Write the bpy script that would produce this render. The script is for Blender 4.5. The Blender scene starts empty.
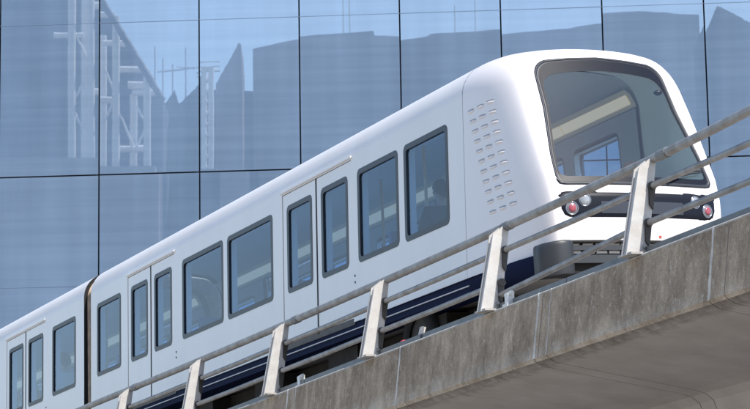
import bpy, bmesh, math, random
from mathutils import Vector, Matrix
random.seed(7)
sc = bpy.context.scene
COL = sc.collection
PI = math.pi

# ------------------------------------------------------------------ camera
F_PX, W_PX, H_PX = 2730.0, 750.0, 409.0
PITCH, ROLL, CAMZ = math.atan(544/2730.0), 0.0165, 1.6
fw = Vector((0, math.cos(PITCH), math.sin(PITCH)))
up0 = Vector((0, -math.sin(PITCH), math.cos(PITCH)))
rt0 = Vector((1, 0, 0))
RT = rt0*math.cos(ROLL) - up0*math.sin(ROLL)
UP = up0*math.cos(ROLL) + rt0*math.sin(ROLL)
cd = bpy.data.cameras.new('camera'); cam = bpy.data.objects.new('camera', cd); COL.objects.link(cam)
cd.sensor_width = 36; cd.sensor_fit = 'HORIZONTAL'; cd.lens = 36*F_PX/W_PX
cd.clip_start = 0.5; cd.clip_end = 3000
m = Matrix((RT, UP, -fw)).transposed().to_4x4(); m.translation = Vector((0, 0, CAMZ))
cam.matrix_world = m
sc.camera = cam

def ray(px, py):
    return (RT*((px-W_PX/2)/F_PX) - UP*((py-H_PX/2)/F_PX) + fw)

# ------------------------------------------------------------------ materials
def new_mat(name):
    m = bpy.data.materials.new(name); m.use_nodes = True
    nt = m.node_tree; nt.nodes.clear()
    o = nt.nodes.new('ShaderNodeOutputMaterial')
    return m, nt, o

def principled(name, col, rough=0.5, metal=0.0, coat=0.0, var=0.0, vscale=3.0, bump=0.0, bscale=40.0, stretch=(1, 1, 1), col2=None, spec=0.5, emit=None):
    m, nt, o = new_mat(name)
    b = nt.nodes.new('ShaderNodeBsdfPrincipled')
    b.inputs['Base Color'].default_value = (*col, 1); b.inputs['Roughness'].default_value = rough
    b.inputs['Metallic'].default_value = metal; b.inputs['Coat Weight'].default_value = coat
    b.inputs['Coat Roughness'].default_value = 0.08
    b.inputs['Specular IOR Level'].default_value = spec
    nt.links.new(b.outputs[0], o.inputs[0])
    if var or bump:
        tc = nt.nodes.new('ShaderNodeTexCoord'); mp = nt.nodes.new('ShaderNodeMapping')
        mp.inputs['Scale'].default_value = stretch
        nt.links.new(tc.outputs['Object'], mp.inputs[0])
    if var:
        n = nt.nodes.new('ShaderNodeTexNoise'); n.inputs['Scale'].default_value = vscale
        n.inputs['Detail'].default_value = 6; n.inputs['Roughness'].default_value = 0.65
        nt.links.new(mp.outputs[0], n.inputs['Vector'])
        r = nt.nodes.new('ShaderNodeValToRGB')
        c2 = col2 or tuple(c*(1-var) for c in col)
        r.color_ramp.elements[0].position = 0.33; r.color_ramp.elements[0].color = (*c2, 1)
        r.color_ramp.elements[1].position = 0.66; r.color_ramp.elements[1].color = (*col, 1)
        nt.links.new(n.outputs['Fac'], r.inputs[0]); nt.links.new(r.outputs[0], b.inputs['Base Color'])
    if bump:
        n2 = nt.nodes.new('ShaderNodeTexNoise'); n2.inputs['Scale'].default_value = bscale; n2.inputs['Detail'].default_value = 5
        nt.links.new(mp.outputs[0], n2.inputs['Vector'])
        bp = nt.nodes.new('ShaderNodeBump'); bp.inputs['Strength'].default_value = bump; bp.inputs['Distance'].default_value = 0.01
        nt.links.new(n2.outputs['Fac'], bp.inputs['Height']); nt.links.new(bp.outputs[0], b.inputs['Normal'])
    return m

def glass_mat(name, tint, refl=0.04, grz=0.85, rough=0.0):
    m, nt, o = new_mat(name)
    t = nt.nodes.new('ShaderNodeBsdfTransparent'); t.inputs[0].default_value = (*tint, 1)
    g = nt.nodes.new('ShaderNodeBsdfGlossy'); g.inputs['Roughness'].default_value = rough
    g.inputs[0].default_value = (0.95, 0.97, 1, 1)
    lw = nt.nodes.new('ShaderNodeLayerWeight'); lw.inputs[0].default_value = 0.5
    pw = nt.nodes.new('ShaderNodeMath'); pw.operation = 'POWER'; pw.inputs[1].default_value = 4.0
    nt.links.new(lw.outputs['Facing'], pw.inputs[0])
    ad = nt.nodes.new('ShaderNodeMath'); ad.operation = 'MULTIPLY_ADD'; ad.inputs[1].default_value = grz; ad.inputs[2].default_value = refl; ad.use_clamp = True
    nt.links.new(pw.outputs[0], ad.inputs[0])
    mx = nt.nodes.new('ShaderNodeMixShader')
    nt.links.new(ad.outputs[0], mx.inputs[0]); nt.links.new(t.outputs[0], mx.inputs[1]); nt.links.new(g.outputs[0], mx.inputs[2])
    nt.links.new(mx.outputs[0], o.inputs[0])
    return m

def concrete_mat(name, base, dark, pale, zlo, zhi):
    """weathered board-marked concrete: blotches, vertical run-off streaks, a pale lime bloom along the lower edge"""
    m, nt, o = new_mat(name)
    N = nt.nodes.new; L = nt.links.new
    b = N('ShaderNodeBsdfPrincipled'); b.inputs['Roughness'].default_value = 0.9; b.inputs['Specular IOR Level'].default_value = 0.2
    L(b.outputs[0], o.inputs[0])
    tc = N('ShaderNodeTexCoord')
    def noise(scale, st, det=8, rough=0.65):
        mp = N('ShaderNodeMapping'); mp.inputs['Scale'].default_value = st
        L(tc.outputs['Object'], mp.inputs[0])
        n = N('ShaderNodeTexNoise'); n.inputs['Scale'].default_value = scale; n.inputs['Detail'].default_value = det
        n.inputs['Roughness'].default_value = rough
        L(mp.outputs[0], n.inputs['Vector']); return n.outputs['Fac']
    def ramp(f, a, c, ca=(0, 0, 0), cc=(1, 1, 1)):
        r = N('ShaderNodeValToRGB'); r.color_ramp.elements[0].position = a; r.color_ramp.elements[1].position = c
        r.color_ramp.elements[0].color = (*ca, 1); r.color_ramp.elements[1].color = (*cc, 1)
        L(f, r.inputs[0]); return r.outputs[0]
    def mix(f, c1, c2, mode='MIX'):
        x = N('ShaderNodeMix'); x.data_type = 'RGBA'; x.blend_type = mode
        if isinstance(f, float): x.inputs[0].default_value = f
        else: L(f, x.inputs[0])
        for k, c in ((6, c1), (7, c2)):
            if isinstance(c, tuple): x.inputs[k].default_value = (*c, 1)
            else: L(c, x.inputs[k])
        return x.outputs[2]
    c = ramp(noise(2.6, (1, 1, 0.6), 10, 0.72), 0.34, 0.64, tuple(x*0.78 for x in dark), base)
    streak = ramp(noise(7, (1, 1, 0.22), 7, 0.75), 0.46, 0.72)
    sm_ = N('ShaderNodeMath'); sm_.operation = 'MULTIPLY'; sm_.inputs[1].default_value = 0.75; L(streak, sm_.inputs[0])
    c = mix(sm_.outputs[0], c, tuple(x*0.6 for x in dark))
    # grey-white specks and leached patches
    sp = ramp(noise(26, (1, 1, 0.6), 3), 0.56, 0.72)
    fm = N('ShaderNodeMath'); fm.operation = 'MULTIPLY'; fm.inputs[1].default_value = 0.55; L(sp, fm.inputs[0])
    c = mix(fm.outputs[0], c, pale)
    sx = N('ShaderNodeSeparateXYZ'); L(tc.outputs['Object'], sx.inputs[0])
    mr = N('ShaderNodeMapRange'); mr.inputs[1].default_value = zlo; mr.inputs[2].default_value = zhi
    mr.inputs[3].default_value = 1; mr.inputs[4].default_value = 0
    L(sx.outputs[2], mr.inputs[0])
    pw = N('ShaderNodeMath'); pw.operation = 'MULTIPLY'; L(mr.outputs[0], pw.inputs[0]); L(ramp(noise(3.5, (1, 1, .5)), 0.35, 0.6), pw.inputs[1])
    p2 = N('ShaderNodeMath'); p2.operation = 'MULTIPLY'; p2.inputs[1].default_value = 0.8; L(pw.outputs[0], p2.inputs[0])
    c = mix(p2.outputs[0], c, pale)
    fine = ramp(noise(120, (1, 1, 1), 3), 0.32, 0.70, (0.58, 0.58, 0.58), (1.16, 1.16, 1.16))
    c = mix(1.0, c, fine, 'MULTIPLY')
    L(c, b.inputs['Base Color'])
    bp = N('ShaderNodeBump'); bp.inputs['Strength'].default_value = 0.5; bp.inputs['Distance'].default_value = 0.008
    L(noise(60, (1, 1, .7), 6), bp.inputs['Height']); L(bp.outputs[0], b.inputs['Normal'])
    return m

def facade_mat(name):
    m, nt, o = new_mat(name)
    N = nt.nodes.new; L = nt.links.new
    tc = N('ShaderNodeTexCoord'); geo = N('ShaderNodeNewGeometry'); oi = N('ShaderNodeObjectInfo')
    def noise(src, scale, st, det=4):
        mp = N('ShaderNodeMapping'); mp.inputs['Scale'].default_value = st
        L(src, mp.inputs[0])
        n = N('ShaderNodeTexNoise'); n.inputs['Scale'].default_value = scale; n.inputs['Detail'].default_value = det
        L(mp.outputs[0], n.inputs['Vector']); return n.outputs['Fac']
    def ramp(f, a, c, ca, cc):
        r = N('ShaderNodeValToRGB'); r.color_ramp.elements[0].position = a; r.color_ramp.elements[1].position = c
        r.color_ramp.elements[0].color = (*ca, 1); r.color_ramp.elements[1].color = (*cc, 1)
        L(f, r.inputs[0]); return r.outputs[0]
    df = N('ShaderNodeBsdfDiffuse')
    hor = ramp(noise(geo.outputs['Position'], 1.0, (0.15, 0.15, 6.0), 6), 0.35, 0.68, (0.152, 0.226, 0.330), (0.174, 0.252, 0.360))
    ver = ramp(noise(geo.outputs['Position'], 1.0, (1.6, 1.6, 0.05), 3), 0.40, 0.62, (0.93, 0.94, 0.95), (1.03, 1.03, 1.03))
    mx = N('ShaderNodeMix'); mx.data_type = 'RGBA'; mx.blend_type = 'MULTIPLY'; mx.inputs[0].default_value = 1
    L(hor, mx.inputs[6]); L(ver, mx.inputs[7])
    # thin ruled joint lines in the coated glass at floor levels
    pv = N('ShaderNodeMapRange'); pv.inputs[3].default_value = 0.93; pv.inputs[4].default_value = 1.05; L(oi.outputs['Random'], pv.inputs[0])
    cl = N('ShaderNodeMapRange'); cl.inputs[1].default_value = 0.3; cl.inputs[2].default_value = 0.7; cl.inputs[3].default_value = 0.90; cl.inputs[4].default_value = 1.08
    L(noise(geo.outputs['Position'], 1.0, (0.5, 0.5, 0.22), 5), cl.inputs[0])
    pm_ = N('ShaderNodeMath'); pm_.operation = 'MULTIPLY'; L(pv.outputs[0], pm_.inputs[0]); L(cl.outputs[0], pm_.inputs[1])
    m2 = N('ShaderNodeVectorMath'); m2.operation = 'SCALE'; L(mx.outputs[2], m2.inputs[0]); L(pm_.outputs[0], m2.inputs['Scale'])
    L(m2.outputs[0], df.inputs[0])
    gl = N('ShaderNodeBsdfGlossy'); gl.inputs['Roughness'].default_value = 0.008; gl.inputs[0].default_value = (0.84, 0.86, 0.87, 1)
    bp = N('ShaderNodeBump'); bp.inputs['Strength'].default_value = 1.0; bp.inputs['Distance'].default_value = 0.00016
    ad = N('ShaderNodeMath'); ad.operation = 'ADD'
    L(noise(geo.outputs['Position'], 1.0, (0.35, 0.35, 2.4), 2), ad.inputs[0])
    L(noise(geo.outputs['Position'], 0.7, (1.2, 1.2, 0.5), 2), ad.inputs[1])
    L(ad.outputs[0], bp.inputs['Height']); L(bp.outputs[0], gl.inputs['Normal'])
    ms = N('ShaderNodeMixShader'); ms.inputs[0].default_value = 0.29
    L(df.outputs[0], ms.inputs[1]); L(gl.outputs[0], ms.inputs[2]); L(ms.outputs[0], o.inputs[0])
    return m

M = {}
M['white'] = principled('white_paint', (0.86, 0.825, 0.805), 0.4, coat=0.2, var=0.06, vscale=1.6, stretch=(1, 1, 0.35))
M['nlining'] = principled('nose_lining_paint', (0.84, 0.90, 0.86), 0.6)
M['louvre_shade'] = principled('louvre_recess_shade', (0.42, 0.41, 0.42), 0.7)
M['nose'] = principled('nose_paint', (0.86, 0.81, 0.80), 0.42, coat=0.25, var=0.03, vscale=1.5)
M['roof'] = principled('roof_paint', (0.84, 0.82, 0.81), 0.42, var=0.05, vscale=2.0)
M['gasket'] = principled('black_rubber', (0.018, 0.022, 0.032), 0.42)
M['frit'] = principled('black_glazing_band', (0.008, 0.010, 0.018), 0.4, spec=0.18)
M['seal'] = principled('door_seal', (0.02, 0.02, 0.022), 0.7)
M['blue'] = principled('dark_blue_paint', (0.008, 0.016, 0.055), 0.7, spec=0.08)
M['sill'] = principled('brown_grey_sill', (0.12, 0.105, 0.095), 0.6, var=0.4, vscale=8)
M['trim'] = principled('pale_trim', (0.62, 0.63, 0.65), 0.35)
M['dark'] = principled('underframe_black', (0.012, 0.011, 0.010), 0.8)
M['under'] = principled('underframe_brown', (0.035, 0.028, 0.024), 0.8, var=0.5, vscale=6)
M['tyre'] = principled('tyre_rubber', (0.016, 0.016, 0.016), 0.85)
M['steelrim'] = principled('wheel_rim', (0.05, 0.045, 0.042), 0.7)
M['bumper'] = principled('bumper_plastic', (0.034, 0.037, 0.042), 0.45)
M['bumpbar'] = principled('bumper_bar', (0.035, 0.038, 0.044), 0.45)
M['lens'] = principled('lamp_lens', (0.30, 0.32, 0.35), 0.12, coat=1.0)
M['lensring'] = principled('lamp_reflector', (0.32, 0.33, 0.36), 0.2, metal=0.8)
M['lensdim'] = principled('dim_lens', (0.20, 0.20, 0.22), 0.15, coat=0.6)
M['redlens'] = principled('red_lens', (0.55, 0.05, 0.09), 0.15, coat=1.0)
M['redglow'] = principled('red_lens_centre', (0.36, 0.07, 0.10), 0.35, coat=0.2)
M['panel'] = principled('grey_plate', (0.045, 0.05, 0.065), 0.35, spec=0.3)
M['badge'] = principled('orange_badge', (0.55, 0.08, 0.05), 0.4)
M['lining'] = principled('interior_lining', (0.48, 0.52, 0.55), 0.6)
M['ceil'] = principled('interior_ceiling', (0.58, 0.63, 0.65), 0.7)
M['cream'] = principled('cream_cantrail', (0.88, 0.78, 0.58), 0.5)
M['lamp'] = principled('strip_lamp_glow', (0.9, 0.85, 0.7), 0.5)
M['lamp'].node_tree.nodes['Principled BSDF'].inputs['Emission Color'].default_value = (1.0, 0.86, 0.62, 1)
M['lamp'].node_tree.nodes['Principled BSDF'].inputs['Emission Strength'].default_value = 0.16
M['floor'] = principled('interior_floor', (0.36, 0.36, 0.36), 0.7)
M['seat'] = principled('seat_fabric', (0.07, 0.11, 0.20), 0.9)
M['seatshell'] = principled('seat_shell', (0.35, 0.37, 0.40), 0.5)
M['pole'] = principled('grab_pole', (0.50, 0.33, 0.20), 0.3, metal=0.3)
M['bellow'] = principled('bellows_fabric', (0.58, 0.46, 0.35), 0.85, var=0.4, vscale=9)
M['glass'] = glass_mat('side_glass', (0.46, 0.69, 0.95), 0.045, 0.5)
M['wind'] = glass_mat('windscreen_glass', (0.92, 0.98, 0.94), 0.10)
M['conc'] = concrete_mat('parapet_concrete', (0.66, 0.515, 0.375), (0.32, 0.238, 0.168), (0.78, 0.68, 0.565), 1.74, 1.92)
M['soffit'] = principled('soffit_concrete', (0.53, 0.47, 0.42), 0.9, var=0.2, vscale=2.2, bump=0.12, bscale=14, col2=(0.43, 0.375, 0.33), spec=0.2)
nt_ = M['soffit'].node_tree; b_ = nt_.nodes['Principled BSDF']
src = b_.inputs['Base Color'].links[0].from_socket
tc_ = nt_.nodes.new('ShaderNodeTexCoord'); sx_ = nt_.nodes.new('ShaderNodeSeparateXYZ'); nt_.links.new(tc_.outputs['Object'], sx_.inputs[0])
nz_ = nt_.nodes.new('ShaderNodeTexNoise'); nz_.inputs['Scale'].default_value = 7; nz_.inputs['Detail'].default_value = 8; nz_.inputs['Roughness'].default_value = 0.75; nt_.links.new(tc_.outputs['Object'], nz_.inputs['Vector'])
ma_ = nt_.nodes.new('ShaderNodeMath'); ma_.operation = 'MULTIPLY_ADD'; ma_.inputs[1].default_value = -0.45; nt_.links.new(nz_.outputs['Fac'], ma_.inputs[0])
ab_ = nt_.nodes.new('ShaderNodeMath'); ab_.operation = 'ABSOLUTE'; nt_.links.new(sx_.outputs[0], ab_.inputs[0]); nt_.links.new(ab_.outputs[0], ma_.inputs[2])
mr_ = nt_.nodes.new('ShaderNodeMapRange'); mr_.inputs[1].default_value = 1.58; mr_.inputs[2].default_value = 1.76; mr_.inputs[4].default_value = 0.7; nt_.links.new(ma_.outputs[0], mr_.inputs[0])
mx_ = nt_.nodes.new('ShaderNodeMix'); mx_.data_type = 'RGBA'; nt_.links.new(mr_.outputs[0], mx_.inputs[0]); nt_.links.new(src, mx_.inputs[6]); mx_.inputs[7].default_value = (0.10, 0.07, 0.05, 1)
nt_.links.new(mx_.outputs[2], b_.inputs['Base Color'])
M['conctop'] = principled('ledge_concrete', (0.50, 0.48, 0.45), 0.9, var=0.35, vscale=9)
M['deckc'] = principled('deck_concrete', (0.05, 0.045, 0.04), 0.95, var=0.4, vscale=3)
M['mortar'] = principled('white_sealant', (0.78, 0.72, 0.64), 0.8, var=0.45, vscale=7)
M['mortar2'] = principled('tan_sealant', (0.40, 0.33, 0.26), 0.8, var=0.4, vscale=7)
M['galv'] = principled('galvanised_steel', (0.36, 0.355, 0.35), 0.5, metal=0.3, var=0.45, vscale=7, bump=0.15, bscale=60, col2=(0.21, 0.195, 0.18))
M['lug_shade'] = principled('bracket_steel_shade', (0.07, 0.065, 0.06), 0.6, metal=0.3, var=0.4, vscale=12)
M['post'] = principled('post_paint', (0.57, 0.555, 0.535), 0.6, var=0.2, vscale=10, bump=0.2, bscale=50, col2=(0.48, 0.455, 0.43))
M['chan'] = principled('kerb_steel', (0.21, 0.22, 0.225), 0.55, metal=0.2, var=0.35, vscale=5)
M['clamp'] = principled('white_plastic', (0.72, 0.72, 0.70), 0.5)
M['redcap'] = principled('red_plastic', (0.55, 0.07, 0.10), 0.5)
M['facade'] = facade_mat('blue_coated_glass')
M['backing'] = principled('curtain_wall_gap', (0.028, 0.036, 0.055), 0.8)
M['ruled'] = principled('transom_line', (0.13, 0.185, 0.28), 0.5)
M['block'] = principled('office_cladding', (0.27, 0.25, 0.29), 0.8, var=0.12, vscale=0.15)
M['block2'] = principled('office_cladding_pale', (0.33, 0.32, 0.37), 0.8, var=0.12, vscale=0.2)
M['slate'] = principled('dark_roof_sheet', (0.15, 0.17, 0.25), 0.7, var=0.15, vscale=0.2)
M['lattice'] = principled('white_steel', (0.88, 0.87, 0.88), 0.5)
M['mast'] = principled('mast_steel', (0.9, 0.9, 0.9), 0.5)
M['ground'] = principled('paving', (0.36, 0.34, 0.31), 0.9, var=0.3, vscale=0.4, bump=0.3, bscale=3)
M['skin'] = principled('skin', (0.55, 0.33, 0.25), 0.55)
M['hair'] = principled('dark_hair', (0.015, 0.012, 0.010), 0.5)
M['hairlt'] = principled('brown_hair', (0.10, 0.06, 0.035), 0.5)
M['coatdk'] = principled('dark_coat', (0.025, 0.028, 0.04), 0.85)
M['shirtw'] = principled('white_shirt', (0.78, 0.79, 0.82), 0.8)
M['shirtr'] = principled('grey_shirt', (0.25, 0.26, 0.3), 0.8)
M['jeans'] = principled('trousers', (0.03, 0.04, 0.07), 0.85)
M['eye'] = principled('eye_dark', (0.02, 0.015, 0.012), 0.2)
M['lip'] = principled('lip', (0.42, 0.16, 0.14), 0.5)

# ------------------------------------------------------------------ mesh helpers
class MB:
    def __init__(s): s.v = []; s.f = []; s.sm = []; s.mi = []; s.mats = []
    def mat(s, m):
        if m not in s.mats: s.mats.append(m)
        return s.mats.index(m)
    def add(s, vs, fs, smooth=False, mat=None):
        n = len(s.v); s.v += [Vector(v) for v in vs]
        k = s.mat(mat) if mat else 0
        for f in fs: s.f.append([i+n for i in f]); s.sm.append(smooth); s.mi.append(k)
    def box(s, lo, hi, mat=None):
        x0, y0, z0 = lo; x1, y1, z1 = hi
        s.add([(x0,y0,z0),(x1,y0,z0),(x1,y1,z0),(x0,y1,z0),(x0,y0,z1),(x1,y0,z1),(x1,y1,z1),(x0,y1,z1)],
              [(0,3,2,1),(4,5,6,7),(0,1,5,4),(1,2,6,5),(2,3,7,6),(3,0,4,7)], False, mat)
    def grid(s, rows, closed=False, smooth=True, flip=False, mat=None):
        n = len(rows[0]); vs = [p for r in rows for p in r]; fs = []
        for i in range(len(rows)-1):
            for j in range(n if closed else n-1):
                a, b, c, d = i*n+j, i*n+(j+1) % n, (i+1)*n+(j+1) % n, (i+1)*n+j
                fs.append((a, d, c, b) if flip else (a, b, c, d))
        s.add(vs, fs, smooth, mat)
    def tube(s, pts, r, n=12, cap=True, mat=None):
        pts = [Vector(p) for p in pts]; rows = []
        for i, p in enumerate(pts):
            d = (pts[min(i+1, len(pts)-1)]-pts[max(i-1, 0)]).normalized()
            a = d.cross(Vector((0, 0, 1)));
            if a.length < 1e-3: a = d.cross(Vector((1, 0, 0)))
            a.normalize(); b = a.cross(d)
            rr = r[i] if isinstance(r, (list, tuple)) else r
            rows.append([p+a*rr*math.cos(2*PI*k/n)+b*rr*math.sin(2*PI*k/n) for k in range(n)])
        s.grid(rows, True, True, False, mat)
        if cap:
            s.add(rows[0], [tuple(range(n))], False, mat); s.add(rows[-1], [tuple(range(n-1, -1, -1))], False, mat)
    def prism(s, poly, off, mat=None):
        off = Vector(off); n = len(poly); p = [Vector(q) for q in poly]
        s.add(p+[q+off for q in p], [tuple(range(n)), tuple(range(2*n-1, n-1, -1))]+[(i, i+n, (i+1) % n+n, (i+1) % n) for i in range(n)], False, mat)
    def ellipsoid(s, c, r, n=16, k=10, mat=None, rot=None):
        rows = []
        for i in range(k+1):
            a = -PI/2+PI*i/k
            row = []
            for j in range(n):
                v = Vector((r[0]*math.cos(a)*math.cos(2*PI*j/n), r[1]*math.cos(a)*math.sin(2*PI*j/n), r[2]*math.sin(a)))
                if rot: v = rot @ v
                row.append(v+Vector(c))
            rows.append(row)
        s.grid(rows, True, True, False, mat)
    def build(s, name, mat, parent=None, fix=True, weld=False):
        me = bpy.data.meshes.new(name); me.from_pydata([tuple(v) for v in s.v], [], s.f)
        me.materials.append(M[mat]) if not s.mats else [me.materials.append(M[x]) for x in s.mats]
        for p, q, k in zip(me.polygons, s.sm, s.mi): p.use_smooth = q; p.material_index = k
        if fix or weld:
            bm = bmesh.new(); bm.from_mesh(me)
            if weld: bmesh.ops.remove_doubles(bm, verts=bm.verts, dist=1e-4)
            if fix: bmesh.ops.recalc_face_normals(bm, faces=bm.faces)
            bm.to_mesh(me); bm.free()
        o = bpy.data.objects.new(name, me); COL.objects.link(o)
        if parent: o.parent = parent
        return o

def tag(o, label=None, cat=None, group=None, kind=None):
    if label: o['label'] = label
    if cat: o['category'] = cat
    if group: o['group'] = group
    if kind: o['kind'] = kind
    return o

# ------------------------------------------------------------------ frame of the guideway and train: x lateral, y forward, z up
ORG = Vector((2.44600364, 25.02391866, 6.48322008))
S_ = Vector((0.392262731, -0.919853166, 0.000319852566))
T_ = Vector((0.91909261, 0.39195249, 0.04052175))
U_ = Vector((-0.03739942, -0.0156012, 0.99917861))
TR = Matrix((T_, S_, U_)).transposed().to_4x4(); TR.translation = ORG

def root(name, at=(0, 0, 0), rot=0.0):
    o = bpy.data.objects.new(name, None); COL.objects.link(o); o.empty_display_size = 0.3
    o.matrix_world = TR @ Matrix.Translation(at) @ Matrix.Rotation(rot, 4, 'Z')
    return o

# ------------------------------------------------------------------ train
TUM = math.tan(math.radians(2.0))
ZB, ZT = -0.40, 1.40           # white side panel, bottom and top
WB, WT = 0.21, 1.21            # window band
RAIL_Z = -1.20                 # running surface
def side_t(h, inset=0.0): return 1.04-(h-0.5)*TUM-inset

def roof_profile(inset=0.0, n=12):
    """left half from side top to centre: list of (t,h), t negative"""
    r = 0.36-inset
    p0 = (-(side_t(ZT)), ZT); cx, cz = p0[0]+0.36*math.cos(math.radians(2)), p0[1]-0.36*math.sin(math.radians(2))
    out = []
    for i in range(n+1):
        a = math.radians(178-(178-99)*i/n)
        out.append((cx+r*math.cos(a), cz+r*math.sin(a)))
    t1, h1 = out[-1]
    for i in range(1, 7):
        k = i/6
        out.append((t1*(1-k), h1+(0.035)*(1-(1-k)**2)*1.2))
    return out

def rrect(s0, s1, h0, h1, r, n=6):
    """rounded rectangle, corner by corner (bl, br, tr, tl): four lists of (s,h)"""
    r = min(r, (s1-s0)/2-1e-3, (h1-h0)/2-1e-3)
    cs = [(s0+r, h0+r, PI), (s1-r, h0+r, 1.5*PI), (s1-r, h1-r, 0), (s0+r, h1-r, 0.5*PI)]
    return [[(cx+r*math.cos(a+0.5*PI*i/n), cy+r*math.sin(a+0.5*PI*i/n)) for i in range(n+1)] for cx, cy, a in cs]

def make_side(mb, sgn, y_off, segs, inset, s_lo, s_hi, zb, zt, windows, doors, r=0.07):
    """flat side sheet with rounded window holes and open doorways"""
    P = lambda s, h: (sgn*side_t(h, inset), s-y_off, h-RAIL_Z)
    d = 0.07
    zones = [(a-d, b+d, 'w', (a, b)) for a, b in windows]+[(a, b, 'd', None) for a, b in doors]
    # merge neighbouring window cells that would overlap
    zones.sort()
    zz = []
    for z in zones:
        if zz and z[0] < zz[-1][1]:
            mid = 0.5*(z[0]+zz[-1][1]); p = zz[-1]; zz[-1] = (p[0], mid, p[2], p[3]); z = (mid, z[1], z[2], z[3])
        zz.append(z)
    def quad(a, b, h0, h1):
        mb.add([P(a, h0), P(b, h0), P(b, h1), P(a, h1)], [(0, 1, 2, 3)])
    cur = s_lo; h0, h1 = WB-d, WT+d
    for a, b, k, w in zz:
        if a > cur+1e-5: quad(cur, a, zb, zt)
        if k == 'd':
            quad(a, b, 1.36, zt)
        else:
            quad(a, b, zb, h0); quad(a, b, h1, zt)
            hole_cell(mb, P, a, b, h0, h1, rrect(w[0], w[1], WB, WT, r))
        cur = b
    if cur < s_hi-1e-5: quad(cur, s_hi, zb, zt)

def hole_cell(mb, P, a, b, h0, h1, cor):
    oc = [(a, h0), (b, h0), (b, h1), (a, h1)]
    for i in range(4):
        arc = cor[i]; o = P(*oc[i])
        vs = [o]+[P(*q) for q in arc]
        mb.add(vs, [(0, j+1, j+2) for j in range(len(arc)-1)])
        j = (i+1) % 4
        mb.add([o, P(*oc[j]), P(*cor[j][0]), P(*arc[-1])], [(0, 1, 2, 3)])

def make_window(parent, name, sgn, y_off, s0, s1, h0=WB, h1=WT, gw=0.054, proud=0.004, inset0=0.0, r=0.07):
    """black gasket ring with a pane of glass set in it"""
    g = MB()
    P = lambda s, h, i: (sgn*side_t(h, i+inset0), s-y_off, h-RAIL_Z)
    out = [q for c in rrect(s0-0.004, s1+0.004, h0-0.004, h1+0.004, r) for q in c]
    inn = [q for c in rrect(s0+gw, s1-gw, h0+gw, h1-gw, max(r-gw*0.5, 0.02)) for q in c]
    n = len(out)
    rows = [[P(*q, 0.03) for q in out], [P(*q, -proud) for q in out], [P(*q, -proud) for q in inn], [P(*q, 0.035) for q in inn]]
    g.grid(rows, True, False)
    w = g.build(name, 'gasket', parent)
    p = MB(); p.add([P(*q, 0.012) for q in inn], [tuple(range(n))])
    p.build('pane', 'glass', w)
    v = MB(); inn2 = [q for c in rrect(s0+gw-.006, s1-gw+.006, h0+gw-.006, h1-gw+.006, r*.6) for q in c]
    v.grid([[P(*q, 0.034) for q in inn2], [P(*q, 0.105) for q in inn2]], True, False); v.build('inner_reveal', 'lining', w)
    return w

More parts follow.
